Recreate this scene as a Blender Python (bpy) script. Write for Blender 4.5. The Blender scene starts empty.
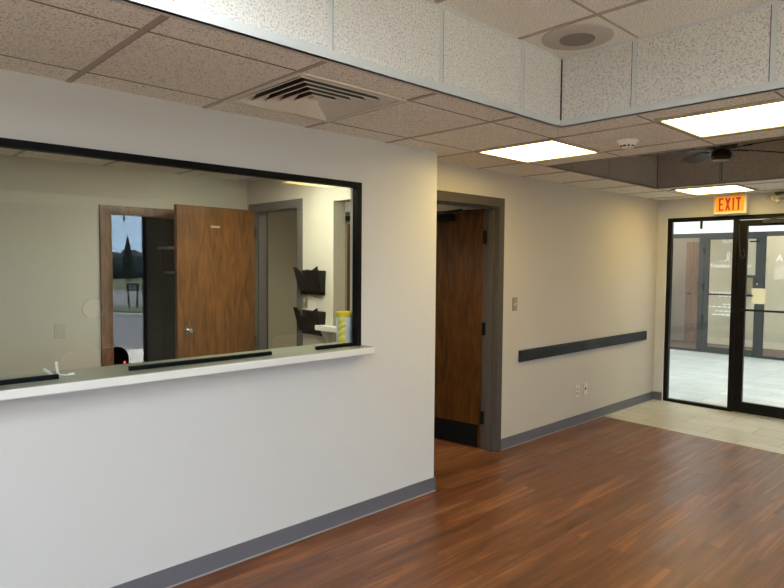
import bpy, bmesh, math, random
from mathutils import Vector, Matrix
random.seed(4)
SC = bpy.context.scene
COL = SC.collection

# ------------------------------------------------------------------ camera
YAW, PITCH, ROLL, FPX = math.radians(46.5745), math.radians(-2.85709), math.radians(0.44732), 616.34
fwd = Vector((math.cos(PITCH)*math.cos(YAW), math.cos(PITCH)*math.sin(YAW), math.sin(PITCH)))
r0 = fwd.cross(Vector((0, 0, 1))).normalized()
u0 = r0.cross(fwd)
rgt = math.cos(ROLL)*r0 + math.sin(ROLL)*u0
upv = -math.sin(ROLL)*r0 + math.cos(ROLL)*u0
cam_d = bpy.data.cameras.new('camera')
cam = bpy.data.objects.new('camera', cam_d)
COL.objects.link(cam)
M = Matrix((rgt, upv, -fwd)).transposed().to_4x4()
M.translation = Vector((0, 0, 1.577))
cam.matrix_world = M
cam_d.sensor_width = 36.0
cam_d.lens = FPX/784*36
cam_d.clip_start = 0.05
cam_d.clip_end = 500
SC.camera = cam

# ------------------------------------------------------------------ sky and exposure
SKY_STRENGTH = 6.5
world = bpy.data.worlds.new('sky')
SC.world = world
world.use_nodes = True
wn, wl = world.node_tree.nodes, world.node_tree.links
wn.clear()
wo = wn.new('ShaderNodeOutputWorld')
bg = wn.new('ShaderNodeBackground')
tc = wn.new('ShaderNodeTexCoord')
sx = wn.new('ShaderNodeSeparateXYZ')
rp = wn.new('ShaderNodeValToRGB')
rp.color_ramp.elements[0].position = 0.0
rp.color_ramp.elements[0].color = (0.74, 1.08, 1.45, 1)
rp.color_ramp.elements[1].position = 0.35
rp.color_ramp.elements[1].color = (0.82, 0.94, 1.08, 1)
wl.new(tc.outputs['Generated'], sx.inputs[0])
wl.new(sx.outputs['Z'], rp.inputs[0])
wl.new(rp.outputs[0], bg.inputs['Color'])
wl.new(bg.outputs[0], wo.inputs['Surface'])
bg.inputs['Strength'].default_value = SKY_STRENGTH

SUN_STRENGTH = 25.0
sun_d = bpy.data.lights.new('sun', 'SUN')
sun_d.energy = SUN_STRENGTH
sun_d.angle = math.radians(0.6)
sun_d.color = (1.0, 0.91, 0.78)
sun = bpy.data.objects.new('sun', sun_d)
COL.objects.link(sun)
sun.location = (0, -12, 14)
sun.rotation_euler = Vector((-0.10, 0.42, -0.90)).to_track_quat('-Z', 'Y').to_euler()

SC.view_settings.view_transform = 'Standard'
SC.view_settings.look = 'None'
SC.view_settings.gamma = 1
SC.view_settings.use_curve_mapping = False
SC.view_settings.exposure = 0.2
SC.cycles.use_denoising = True
SC.cycles.max_bounces = 12
SC.cycles.diffuse_bounces = 6
SC.cycles.glossy_bounces = 6
SC.cycles.transparent_max_bounces = 16
SC.cycles.sample_clamp_indirect = 20.0
SC.cycles.caustics_reflective = False
SC.cycles.caustics_refractive = False

# lamp strengths (ceiling panels, most of them out of view; the lobby's are added)
WARM = (1.0, 0.74, 0.25)
COOL = (0.88, 0.95, 1.05)
L_HALL = 13.5     # the three lit panels in view
L_TRAY = 13.0     # panels up in the raised ceiling above the camera
L_INNER = 27.0    # reception room
L_CORRIDOR = 9.0
L_LOBBY = 19.5  # unseen panels added to brighten the lobby
L_SUITE = 12.0

# ------------------------------------------------------------------ materials
MATS = {}
def nodes_of(name):
    m = bpy.data.materials.new(name)
    m.use_nodes = True
    nt = m.node_tree
    return m, nt.nodes, nt.links, nt.nodes['Principled BSDF']
def mat(name, col, rough=0.5, metal=0.0, spec=0.5, bump=None, var=0.0, vscale=8.0, emit=None, estr=0.0):
    if name in MATS: return MATS[name]
    m, n, l, b = nodes_of(name)
    b.inputs['Base Color'].default_value = (*col, 1)
    b.inputs['Roughness'].default_value = rough
    b.inputs['Metallic'].default_value = metal
    b.inputs['Specular IOR Level'].default_value = spec
    t = n.new('ShaderNodeTexCoord')
    if var > 0:
        nz = n.new('ShaderNodeTexNoise'); nz.inputs['Scale'].default_value = vscale; nz.inputs['Detail'].default_value = 5
        mx = n.new('ShaderNodeMix'); mx.data_type = 'RGBA'
        mx.inputs['A'].default_value = (*[c*(1-var) for c in col], 1)
        mx.inputs['B'].default_value = (*[min(1, c*(1+var)) for c in col], 1)
        l.new(t.outputs['Object'], nz.inputs['Vector'])
        l.new(nz.outputs['Fac'], mx.inputs['Factor'])
        l.new(mx.outputs['Result'], b.inputs['Base Color'])
    if bump:
        nb = n.new('ShaderNodeTexNoise'); nb.inputs['Scale'].default_value = bump[0]; nb.inputs['Detail'].default_value = 4
        bp = n.new('ShaderNodeBump'); bp.inputs['Strength'].default_value = bump[1]; bp.inputs['Distance'].default_value = bump[2]
        l.new(t.outputs['Object'], nb.inputs['Vector'])
        l.new(nb.outputs['Fac'], bp.inputs['Height'])
        l.new(bp.outputs['Normal'], b.inputs['Normal'])
    if emit:
        b.inputs['Emission Color'].default_value = (*emit, 1)
        b.inputs['Emission Strength'].default_value = estr
    MATS[name] = m
    return m

def glow(name, col, s):
    m = bpy.data.materials.new(name); m.use_nodes = True
    n, l = m.node_tree.nodes, m.node_tree.links
    n.clear()
    o = n.new('ShaderNodeOutputMaterial'); e = n.new('ShaderNodeEmission')
    e.inputs['Color'].default_value = (*col, 1); e.inputs['Strength'].default_value = s
    l.new(e.outputs[0], o.inputs['Surface'])
    MATS[name] = m
    return m

def glass(name, tint=(1, 1, 1)):
    m = bpy.data.materials.new(name); m.use_nodes = True
    n, l = m.node_tree.nodes, m.node_tree.links
    n.clear()
    o = n.new('ShaderNodeOutputMaterial')
    tr = n.new('ShaderNodeBsdfTransparent'); tr.inputs['Color'].default_value = (*tint, 1)
    gl = n.new('ShaderNodeBsdfGlossy'); gl.inputs['Roughness'].default_value = 0.0
    fr = n.new('ShaderNodeFresnel')
    ge = n.new('ShaderNodeNewGeometry'); io = n.new('ShaderNodeMix'); io.data_type = 'FLOAT'
    io.inputs['A'].default_value = 1.5; io.inputs['B'].default_value = 1/1.5   # both faces of the pane reflect alike
    l.new(ge.outputs['Backfacing'], io.inputs['Factor']); l.new(io.outputs['Result'], fr.inputs['IOR'])
    mx = n.new('ShaderNodeMixShader')
    l.new(fr.outputs[0], mx.inputs[0]); l.new(tr.outputs[0], mx.inputs[1]); l.new(gl.outputs[0], mx.inputs[2])
    l.new(mx.outputs[0], o.inputs['Surface'])
    MATS[name] = m
    return m

def wood(name, dark, light, axis='Z', scale=1.0, rough=0.35, offs=0.0):
    m, n, l, b = nodes_of(name)
    t = n.new('ShaderNodeTexCoord'); mp = n.new('ShaderNodeMapping')
    s = {'Z': (11, 11, 1.5), 'X': (1.5, 11, 11), 'Y': (11, 1.5, 11)}[axis]
    mp.inputs['Scale'].default_value = [k*scale for k in s]
    mp.inputs['Location'].default_value = (offs, offs*2, offs)
    l.new(t.outputs['Object'], mp.inputs['Vector'])
    n1 = n.new('ShaderNodeTexNoise'); n1.inputs['Scale'].default_value = 1.2; n1.inputs['Detail'].default_value = 8; n1.inputs['Distortion'].default_value = 2.2
    n2 = n.new('ShaderNodeTexNoise'); n2.inputs['Scale'].default_value = 7; n2.inputs['Detail'].default_value = 4
    l.new(mp.outputs[0], n1.inputs['Vector']); l.new(mp.outputs[0], n2.inputs['Vector'])
    a = n.new('ShaderNodeMath'); a.operation = 'MULTIPLY_ADD'; a.inputs[1].default_value = 0.35
    l.new(n2.outputs['Fac'], a.inputs[0]); l.new(n1.outputs['Fac'], a.inputs[2])
    r = n.new('ShaderNodeValToRGB')
    r.color_ramp.elements[0].position = 0.5; r.color_ramp.elements[0].color = (*dark, 1)
    r.color_ramp.elements[1].position = 0.83; r.color_ramp.elements[1].color = (*light, 1)
    l.new(a.outputs[0], r.inputs[0]); l.new(r.outputs[0], b.inputs['Base Color'])
    b.inputs['Roughness'].default_value = rough
    MATS[name] = m
    return m

def plank_floor(name):
    m, n, l, b = nodes_of(name)
    t = n.new('ShaderNodeTexCoord')
    br = n.new('ShaderNodeTexBrick')
    br.offset = 0.37; br.offset_frequency = 2; br.squash = 1.0
    br.inputs['Scale'].default_value = 1.0
    br.inputs['Brick Width'].default_value = 1.22
    br.inputs['Row Height'].default_value = 0.125
    br.inputs['Mortar Size'].default_value = 0.0016
    br.inputs['Mortar Smooth'].default_value = 0.3
    br.inputs['Bias'].default_value = 0.0
    br.inputs['Color1'].default_value = (0, 0, 0, 1); br.inputs['Color2'].default_value = (1, 1, 1, 1)
    br.inputs['Mortar'].default_value = (0.3, 0.3, 0.3, 1)
    l.new(t.outputs['Object'], br.inputs['Vector'])
    # long grain and cloudy figure, shifted per plank
    mp = n.new('ShaderNodeMapping'); mp.inputs['Scale'].default_value = (1.1, 17, 1)
    l.new(t.outputs['Object'], mp.inputs['Vector'])
    ad = n.new('ShaderNodeVectorMath'); ad.operation = 'MULTIPLY_ADD'
    ad.inputs[1].default_value = (7.0, 3.0, 5.0)
    l.new(br.outputs['Color'], ad.inputs[0]); l.new(mp.outputs[0], ad.inputs[2])
    n1 = n.new('ShaderNodeTexNoise'); n1.inputs['Scale'].default_value = 1.3; n1.inputs['Detail'].default_value = 8; n1.inputs['Roughness'].default_value = 0.6; n1.inputs['Distortion'].default_value = 0.5
    l.new(ad.outputs[0], n1.inputs['Vector'])
    mp2 = n.new('ShaderNodeMapping'); mp2.inputs['Scale'].default_value = (2.0, 4.5, 1)
    l.new(t.outputs['Object'], mp2.inputs['Vector'])
    n2 = n.new('ShaderNodeTexNoise'); n2.inputs['Scale'].default_value = 1.5; n2.inputs['Detail'].default_value = 5
    l.new(mp2.outputs[0], n2.inputs['Vector'])
    s1 = n.new('ShaderNodeMath'); s1.operation = 'MULTIPLY_ADD'; s1.inputs[1].default_value = 0.15
    l.new(br.outputs['Color'], s1.inputs[0]); l.new(n1.outputs['Fac'], s1.inputs[2])
    s2 = n.new('ShaderNodeMath'); s2.operation = 'MULTIPLY_ADD'; s2.inputs[1].default_value = 0.45
    l.new(n2.outputs['Fac'], s2.inputs[0]); l.new(s1.outputs[0], s2.inputs[2])
    r = n.new('ShaderNodeValToRGB')
    e = r.color_ramp.elements
    e[0].position = 0.50; e[0].color = (0.045, 0.014, 0.005, 1)
    e[1].position = 1.08; e[1].color = (0.27, 0.108, 0.040, 1)
    k = e.new(0.70); k.color = (0.118, 0.040, 0.014, 1)
    k = e.new(0.87); k.color = (0.165, 0.060, 0.022, 1)
    sc = n.new('ShaderNodeMapRange'); sc.inputs['From Max'].default_value = 1.3; sc.clamp = False
    sc.inputs['To Max'].default_value = 1.3
    l.new(s2.outputs[0], r.inputs[0])
    mo = n.new('ShaderNodeMix'); mo.data_type = 'RGBA'
    mo.inputs['B'].default_value = (0.035, 0.012, 0.008, 1)
    mf = n.new('ShaderNodeMath'); mf.operation = 'MULTIPLY'; mf.inputs[1].default_value = 0.8
    l.new(br.outputs['Fac'], mf.inputs[0]); l.new(mf.outputs[0], mo.inputs['Factor'])
    l.new(r.outputs[0], mo.inputs['A']); l.new(mo.outputs['Result'], b.inputs['Base Color'])
    rr = n.new('ShaderNodeMapRange'); rr.inputs['From Min'].default_value = 0.3; rr.inputs['From Max'].default_value = 0.7; rr.inputs['To Min'].default_value = 0.29; rr.inputs['To Max'].default_value = 0.44
    b.inputs['Specular IOR Level'].default_value = 0.62
    l.new(n2.outputs['Fac'], rr.inputs['Value']); l.new(rr.outputs[0], b.inputs['Roughness'])
    bp = n.new('ShaderNodeBump'); bp.inputs['Strength'].default_value = 0.25; bp.inputs['Distance'].default_value = 0.002
    l.new(br.outputs['Fac'], bp.inputs['Height']); bp.invert = True; l.new(bp.outputs[0], b.inputs['Normal'])
    MATS[name] = m
    return m

def tile_floor(name, c1, c2, grout, w, h, rough=0.35, mortar=0.004, rot=0.0):
    m, n, l, b = nodes_of(name)
    t = n.new('ShaderNodeTexCoord')
    mp = n.new('ShaderNodeMapping'); mp.inputs['Rotation'].default_value = (0, 0, rot)
    l.new(t.outputs['Object'], mp.inputs['Vector'])
    br = n.new('ShaderNodeTexBrick'); br.offset = 0.5
    br.inputs['Scale'].default_value = 1.0
    br.inputs['Brick Width'].default_value = w; br.inputs['Row Height'].default_value = h
    br.inputs['Mortar Size'].default_value = mortar; br.inputs['Mortar Smooth'].default_value = 0.2
    br.inputs['Color1'].default_value = (*c1, 1); br.inputs['Color2'].default_value = (*c2, 1); br.inputs['Mortar'].default_value = (*grout, 1)
    l.new(mp.outputs[0], br.inputs['Vector'])
    mp2 = n.new('ShaderNodeMapping'); mp2.inputs['Scale'].default_value = (9, 1.6, 1); mp2.inputs['Rotation'].default_value = (0, 0, rot)
    l.new(t.outputs['Object'], mp2.inputs['Vector'])
    nz = n.new('ShaderNodeTexNoise'); nz.inputs['Scale'].default_value = 2; nz.inputs['Detail'].default_value = 6
    l.new(mp2.outputs[0], nz.inputs['Vector'])
    mx = n.new('ShaderNodeMix'); mx.data_type = 'RGBA'; mx.blend_type = 'MULTIPLY'; mx.inputs['Factor'].default_value = 0.3
    cr = n.new('ShaderNodeValToRGB'); cr.color_ramp.elements[0].position = 0.35; cr.color_ramp.elements[0].color = (0.55, 0.53, 0.5, 1); cr.color_ramp.elements[1].position = 0.65
    l.new(nz.outputs['Fac'], cr.inputs[0])
    l.new(br.outputs['Color'], mx.inputs['A']); l.new(cr.outputs[0], mx.inputs['B'])
    l.new(mx.outputs['Result'], b.inputs['Base Color'])
    b.inputs['Roughness'].default_value = rough
    MATS[name] = m
    return m

def acoustic(name, base, pit, scale=95, bump=0.6, lo=0.36, hi=0.47, stretch=(1, 1, 1)):
    m, n, l, b = nodes_of(name)
    t = n.new('ShaderNodeTexCoord')
    mp = n.new('ShaderNodeMapping'); mp.inputs['Scale'].default_value = stretch
    l.new(t.outputs['Object'], mp.inputs['Vector'])
    nz = n.new('ShaderNodeTexNoise'); nz.inputs['Scale'].default_value = scale; nz.inputs['Detail'].default_value = 3; nz.inputs['Roughness'].default_value = 0.6
    l.new(mp.outputs[0], nz.inputs['Vector'])
    r = n.new('ShaderNodeValToRGB')
    r.color_ramp.elements[0].position = lo; r.color_ramp.elements[0].color = (*pit, 1)
    r.color_ramp.elements[1].position = hi; r.color_ramp.elements[1].color = (*base, 1)
    l.new(nz.outputs['Fac'], r.inputs[0]); l.new(r.outputs[0], b.inputs['Base Color'])
    bp = n.new('ShaderNodeBump'); bp.inputs['Strength'].default_value = bump; bp.inputs['Distance'].default_value = 0.004
    l.new(nz.outputs['Fac'], bp.inputs['Height']); l.new(bp.outputs[0], b.inputs['Normal'])
    b.inputs['Roughness'].default_value = 0.95; b.inputs['Specular IOR Level'].default_value = 0.1
    MATS[name] = m
    return m

PAINT = mat('cream wall paint', (0.605, 0.595, 0.56), 0.6, spec=0.3, bump=(160, 0.12, 0.001))
PAINT_B = mat('cream wall paint with warm lamp tint', (0.56, 0.505, 0.425), 0.6, spec=0.3, bump=(160, 0.12, 0.001))  # same cream paint, with the warm lamp light put into the colour
PAINT_IN = mat('beige wall paint', (0.60, 0.56, 0.47), 0.65, spec=0.25, bump=(160, 0.12, 0.001))
PAINT_HALL = mat('grey corridor paint', (0.50, 0.455, 0.34), 0.65, spec=0.25, bump=(160, 0.1, 0.001))
DARKWALL = mat('unlit store room tone', (0.05, 0.045, 0.04), 0.8, spec=0.1)  # colour taken down to carry the darkness of the unlit room
WHITEWALL = mat('white lobby paint', (0.86, 0.88, 0.87), 0.6)
TILE_LOW = acoustic('speckled ceiling tile', (0.90, 0.875, 0.80), (0.40, 0.34, 0.27), scale=150, bump=0.6, lo=0.33, hi=0.48)
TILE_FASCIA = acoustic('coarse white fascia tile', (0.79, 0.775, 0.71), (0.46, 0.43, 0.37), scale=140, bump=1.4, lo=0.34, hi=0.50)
TILE_SHADED = acoustic('speckled tile with recess shade', (0.36, 0.31, 0.26), (0.20, 0.17, 0.14), scale=150)  # ceiling tile with the recess shade put into its colour
GRID_SHADED = mat('grid metal with recess shade', (0.26, 0.22, 0.18), 0.5)  # trim darkened to match the shaded recess tile
GRID = mat('ceiling grid metal', (0.42, 0.36, 0.30), 0.5)
GROOVE = mat('ceiling joint', (0.20, 0.165, 0.13), 0.8)
GRID_WHITE = mat('white painted grid', (0.62, 0.65, 0.62), 0.5)
SHADOWLINE = mat('dark joint and shade tone', (0.08, 0.07, 0.06), 0.8)  # for dark joints, and for shade painted in gaps and vent
FLOOR_W = plank_floor('red brown laminate planks')
FLOOR_T = tile_floor('beige porcelain tile', (0.50, 0.48, 0.40), (0.58, 0.55, 0.46), (0.30, 0.28, 0.23), 0.61, 0.305, rot=math.radians(90))
FLOOR_L = tile_floor('pale grey porcelain tile', (0.62, 0.66, 0.66), (0.72, 0.76, 0.76), (0.45, 0.47, 0.47), 0.9, 0.30, rough=0.2, rot=math.radians(90))
CARPET = mat('brown carpet', (0.16, 0.11, 0.09), 0.95, spec=0.05, var=0.25, vscale=60)
GREYTRIM = mat('grey enamel trim', (0.078, 0.067, 0.056), 0.5, spec=0.25)
GREYTRIM2 = mat('light grey enamel trim', (0.125, 0.115, 0.105), 0.5, spec=0.3)
BASE = mat('grey vinyl base', (0.125, 0.125, 0.14), 0.45)
BASE_EDGE = mat('base edge', (0.32, 0.31, 0.30), 0.5)
BLACKFRAME = mat('black window frame', (0.004, 0.004, 0.005), 0.55, spec=0.12)
BRONZE = mat('black bronze aluminium', (0.006, 0.005, 0.005), 0.45, spec=0.18)
GREYALU = mat('grey aluminium', (0.045, 0.047, 0.046), 0.55, spec=0.2)
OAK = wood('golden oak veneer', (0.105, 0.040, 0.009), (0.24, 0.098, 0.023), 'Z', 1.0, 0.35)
OAK2 = wood('dark oak veneer with shade', (0.030, 0.010, 0.0012), (0.085, 0.030, 0.004), 'Z', 1.0, 0.35, 3.1)  # dark oak, lowered further for the shadow on the ajar leaf
BROWNTRIM = wood('brown wood casing', (0.12, 0.055, 0.025), (0.24, 0.12, 0.055), 'Z', 1.3, 0.45, 5.0)
WALNUT = wood('brown wood door veneer', (0.13, 0.065, 0.04), (0.26, 0.14, 0.085), 'Z', 0.8, 0.45, 8.0)
LAMI = mat('grey green laminate', (0.27, 0.29, 0.22), 0.3, var=0.08, vscale=40)
LAMI_W = mat('cream laminate edge', (0.73, 0.725, 0.66), 0.4)
BLACK = mat('black plastic', (0.008, 0.008, 0.008), 0.5, spec=0.2)
BLACKM = mat('black metal', (0.004, 0.004, 0.004), 0.5, spec=0.15)
SLATE = mat('dark slate board', (0.013, 0.016, 0.020), 0.5, spec=0.3, var=0.15, vscale=12)
BRASSP = mat('dull brass plate', (0.34, 0.29, 0.18), 0.35, metal=0.7)
IVORY = mat('ivory plastic', (0.70, 0.65, 0.52), 0.4)
WHITEP = mat('white plastic', (0.85, 0.85, 0.80), 0.4)
TAUPE = mat('beige plastic', (0.52, 0.48, 0.40), 0.45)
CHROME = mat('satin chrome', (0.75, 0.73, 0.70), 0.18, metal=1.0)
DKCHROME = mat('dark chrome', (0.20, 0.19, 0.17), 0.25, metal=1.0)
DKMETAL = mat('dark grey metal', (0.035, 0.035, 0.035), 0.4, spec=0.4)
STEEL = mat('satin steel', (0.42, 0.42, 0.42), 0.35, metal=1.0)
YELLOW = mat('yellow plastic', (0.88, 0.66, 0.02), 0.4)
PAPER = mat('cream paper', (0.62, 0.50, 0.30), 0.8, spec=0.1)
PAPERP = mat('pale paper', (0.60, 0.52, 0.42), 0.8, spec=0.1)
DECAL = mat('white vinyl lettering', (0.95, 0.95, 0.93), 0.5)
GLASS = glass('clear glass')
GLASSF = glass('faintly green glass', (0.96, 0.98, 0.965))
GLASSEDGE = mat('polished glass edge', (0.55, 0.60, 0.52), 0.2)
DIFF_HALL = glow('lit warm diffuser', WARM, L_HALL)
DIFF_TRAY = glow('lit cool diffuser', COOL, L_TRAY)
DIFF_INNER = glow('lit reception diffuser', (1.0, 0.98, 0.78), L_INNER)
DIFF_COR = glow('lit corridor diffuser', (1.0, 0.92, 0.72), L_CORRIDOR)
DIFF_LOBBY = glow('added lobby diffuser', (0.93, 1.0, 0.97), L_LOBBY)
DIFF_SUITE = glow('lit suite diffuser', (1.0, 0.92, 0.74), L_SUITE)

# ------------------------------------------------------------------ mesh helpers
def box(bm, x0, x1, y0, y1, z0, z1, mtx=None):
    x0, x1 = sorted((x0, x1)); y0, y1 = sorted((y0, y1)); z0, z1 = sorted((z0, z1))
    c = [(x0,y0,z0),(x1,y0,z0),(x1,y1,z0),(x0,y1,z0),(x0,y0,z1),(x1,y0,z1),(x1,y1,z1),(x0,y1,z1)]
    v = [bm.verts.new(mtx @ Vector(p) if mtx else p) for p in c]
    for f in ((3,2,1,0),(4,5,6,7),(0,1,5,4),(1,2,6,5),(2,3,7,6),(3,0,4,7)):
        bm.faces.new([v[i] for i in f])
def rbox(bm, x0, x1, y0, y1, z0, z1, r=0.004, seg=2):
    b2 = bmesh.new(); box(b2, x0, x1, y0, y1, z0, z1)
    bmesh.ops.bevel(b2, geom=b2.edges[:], offset=r, segments=seg, affect='EDGES', profile=0.5)
    merge(bm, b2)
def merge(bm, b2, mtx=None):
    if mtx: bmesh.ops.transform(b2, matrix=mtx, verts=b2.verts[:])
    me = bpy.data.meshes.new('tmp'); b2.to_mesh(me); b2.free(); bm.from_mesh(me); bpy.data.meshes.remove(me)
def prism(bm, pts, axis, a, b):
    """pts: 2D outline (counter-clockwise) extruded from a to b along axis."""
    def P(p, t):
        return {'x': (t, p[0], p[1]), 'y': (p[0], t, p[1]), 'z': (p[0], p[1], t)}[axis]
    v0 = [bm.verts.new(P(p, a)) for p in pts]; v1 = [bm.verts.new(P(p, b)) for p in pts]
    bm.faces.new(v0[::-1]); bm.faces.new(v1)
    k = len(pts)
    for i in range(k):
        bm.faces.new((v0[i], v0[(i+1) % k], v1[(i+1) % k], v1[i]))
def lathe(bm, prof, center=(0,0,0), axis='z', seg=32):
    """prof: list of (radius, height)."""
    rings = []
    for r, h in prof:
        ring = []
        for i in range(seg):
            a = 2*math.pi*i/seg
            p = {'z': (r*math.cos(a), r*math.sin(a), h), 'x': (h, r*math.cos(a), r*math.sin(a)), 'y': (r*math.sin(a), h, r*math.cos(a))}[axis]
            ring.append(bm.verts.new((p[0]+center[0], p[1]+center[1], p[2]+center[2])))
        rings.append(ring)
    for a, b in zip(rings, rings[1:]):
        for i in range(seg):
            bm.faces.new((a[i], a[(i+1) % seg], b[(i+1) % seg], b[i]))
    bm.faces.new(rings[0][::-1]); bm.faces.new(rings[-1])
def tube(bm, pts, r, seg=8):
    pts = [Vector(p) for p in pts]
    rings = []
    up = Vector((0.13, 0.21, 0.97))
    for i, p in enumerate(pts):
        d = (pts[min(i+1, len(pts)-1)] - pts[max(i-1, 0)]).normalized()
        a = d.cross(up)
        if a.length < 1e-3: a = d.cross(Vector((1, 0, 0)))
        a.normalize(); b = d.cross(a)
        rr = r[i] if isinstance(r, (list, tuple)) else r
        rings.append([bm.verts.new(p + rr*(math.cos(t)*a + math.sin(t)*b)) for t in [2*math.pi*k/seg for k in range(seg)]])
    for a, b in zip(rings, rings[1:]):
        for k in range(seg):
            bm.faces.new((a[k], a[(k+1) % seg], b[(k+1) % seg], b[k]))
    bm.faces.new(rings[0][::-1]); bm.faces.new(rings[-1])
def plate(bm, axis, t0, t1, a0, a1, b0, b1, holes=()):
    """slab normal to axis with rectangular holes (a0,a1,b0,b1); a,b are the other two axes in order."""
    A = sorted({a0, a1, *[h[0] for h in holes], *[h[1] for h in holes]})
    B = sorted({b0, b1, *[h[2] for h in holes], *[h[3] for h in holes]})
    A = [v for v in A if a0 <= v <= a1]; B = [v for v in B if b0 <= v <= b1]
    for i in range(len(A)-1):
        j = 0
        while j < len(B)-1:
            ca = (A[i]+A[i+1])/2
            solid = lambda q: not any(h[0] < ca < h[1] and h[2] < (B[q]+B[q+1])/2 < h[3] for h in holes)
            if not solid(j): j += 1; continue
            k = j
            while k+1 < len(B)-1 and solid(k+1): k += 1
            if axis == 'x': box(bm, t0, t1, A[i], A[i+1], B[j], B[k+1])
            elif axis == 'y': box(bm, A[i], A[i+1], t0, t1, B[j], B[k+1])
            else: box(bm, A[i], A[i+1], B[j], B[k+1], t0, t1)
            j = k+1
def obj(name, bm, m, parent=None, smooth=False, loc=None):
    bmesh.ops.recalc_face_normals(bm, faces=bm.faces[:])
    me = bpy.data.meshes.new(name); bm.to_mesh(me); bm.free()
    for mm in (m if isinstance(m, (list, tuple)) else [m]): me.materials.append(mm)
    o = bpy.data.objects.new(name, me); COL.objects.link(o)
    if smooth:
        for p in me.polygons: p.use_smooth = True
        me.set_sharp_from_angle(angle=math.radians(38))
    if parent: o.parent = parent
    if loc: o.location = loc
    return o
def tag(o, label=None, cat=None, group=None, kind=None):
    if label: o['label'] = label
    if cat: o['category'] = cat
    if group: o['group'] = group
    if kind: o['kind'] = kind
    return o
def thing(name, label, cat, loc=(0,0,0), rotz=0.0, group=None, kind=None):
    o = bpy.data.objects.new(name, None); COL.objects.link(o)
    o.empty_display_size = 0.05
    o.location = loc; o.rotation_euler = (0, 0, rotz)
    return tag(o, label, cat, group, kind)
def struct(name, bm, m, label, cat, parent=None):
    return tag(obj(name, bm, m, parent), label, cat, None, 'structure')
def sroot(name, label, cat, loc=(0,0,0), rotz=0.0):
    return thing(name, label, cat, loc, rotz, None, 'structure')
def NB(): return bmesh.new()
def dup(root, loc, label=None, rotz=None):
    r = root.copy(); COL.objects.link(r); r.location = loc
    if rotz is not None: r.rotation_euler = (0, 0, rotz)
    if label: r['label'] = label
    for ch in list(root.children):
        c = ch.copy(); COL.objects.link(c); c.parent = r
        for g in ch.children:
            d = g.copy(); COL.objects.link(d); d.parent = c
    return r
def text_mesh(body, size, mtx, bm, depth=0.002):
    cu = bpy.data.curves.new('lettering', 'FONT'); cu.body = body; cu.size = size; cu.extrude = depth
    o = bpy.data.objects.new('lettering', cu); COL.objects.link(o)
    bpy.context.view_layer.update()
    me = bpy.data.meshes.new_from_object(o.evaluated_get(bpy.context.evaluated_depsgraph_get()))
    me.transform(mtx); bm.from_mesh(me)
    bpy.data.objects.remove(o); bpy.data.curves.remove(cu); bpy.data.meshes.remove(me)

# ------------------------------------------------------------------ key dimensions (metres)
ZC, ZU = 2.33, 2.70            # lower ceiling, raised ceiling
YA, YB, XE = 2.855, 3.107, 7.19  # reception wall, door wall, exit wall
XA = 3.114                     # free corner of the reception wall
XL, YF = -2.6, -3.5            # left and front ends of the waiting room
YBK, XS = 5.144, 2.995         # back and side wall of the reception room
GX = [0.815 + 0.6103*k for k in range(-6, 12)]
GY = [0.83 + 0.6103*k for k in range(-8, 4)]
TR1 = (-1.63, 3.01, -1.9, 1.851)   # raised tray above the camera
TR2 = (4.14, 6.05, 0.85, 2.635)    # raised tray with the fan
VENT = (1.431, 2.030, 2.056, 2.655)

# ------------------------------------------------------------------ floors
bm = NB()
prism(bm, [(XL, -1.3), (5.79, -1.3), (5.985, YB), (5.985, 7.2), (XL, 7.2)], 'z', -0.06, 0.0)
struct('floor', bm, FLOOR_W, 'reddish brown wood plank floor of the waiting room', 'floor')
bm = NB()
prism(bm, [(5.79, -1.3), (XL, -1.3), (XL, YF), (7.31, YF), (7.31, YB), (5.985, YB)], 'z', -0.06, 0.0)  # reaches the unseen street end, kept pale there to bounce light
struct('floor', bm, FLOOR_T, 'beige floor tiles before the glass exit door, with unseen pale tiles added for bounce', 'floor')
bm = NB(); box(bm, 7.31, 11.80, -3.6, 6.6, -0.06, 0.0)
struct('floor', bm, FLOOR_L, 'pale shiny tile floor of the lobby beyond the glass door', 'floor')
bm = NB(); box(bm, 11.80, 14.6, 0.0, 6.6, -0.06, 0.0)
struct('floor', bm, CARPET, 'brown carpet floor inside the suite across the lobby', 'floor')

# ------------------------------------------------------------------ walls
WIN = (-0.3, 2.437, 1.031, 2.060)
bm = NB(); plate(bm, 'y', YA, YA+0.10, XL, XA, 0, ZU, [WIN])
struct('wall_front', bm, PAINT, 'off-white wall holding the long reception window', 'wall')
bm = NB()
plate(bm, 'x', XS, XA, YA+0.10, 5.26, 0, ZU, [(3.40, 3.838, -1, 2.06), (4.30, 5.045, -1, 2.055)])
struct('wall_side', bm, PAINT_IN, 'cream side wall of the reception room with file pockets', 'wall')
bm = NB()
plate(bm, 'y', YB, YB+0.13, XA, 7.31, 0, ZU, [(3.24, 4.155, -1, 2.065)])
struct('wall_right', bm, PAINT_B, 'cream wall with the oak door and black bumper rail', 'wall')
bm = NB()
plate(bm, 'x', XE, XE+0.12, YF, YB, 0, ZU, [(1.20, 3.005, -1, 2.116)])
struct('wall_exit', bm, PAINT, 'cream wall above the glass exit door', 'wall')
bm = NB()
plate(bm, 'y', YBK, YBK+0.12, XL, XS, 0, ZU, [(1.762, 2.62, -1, 1.97)])
struct('wall_back', bm, PAINT_IN, 'beige back wall of the reception room', 'wall')
bm = NB(); plate(bm, 'x', XL-0.12, XL, YF-0.12, 5.26, 0, ZU)
struct('wall_left', bm, PAINT, 'cream wall at the left end of the waiting room', 'wall')
FW = [(-1.75, -0.08, 0.10, 2.27), (0.04, 1.70, 0.10, 2.27), (3.15, 3.70, -1, 2.30)]
bm = NB(); plate(bm, 'y', YF-0.12, YF, XL, 7.31, 0, ZU, FW)
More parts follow.
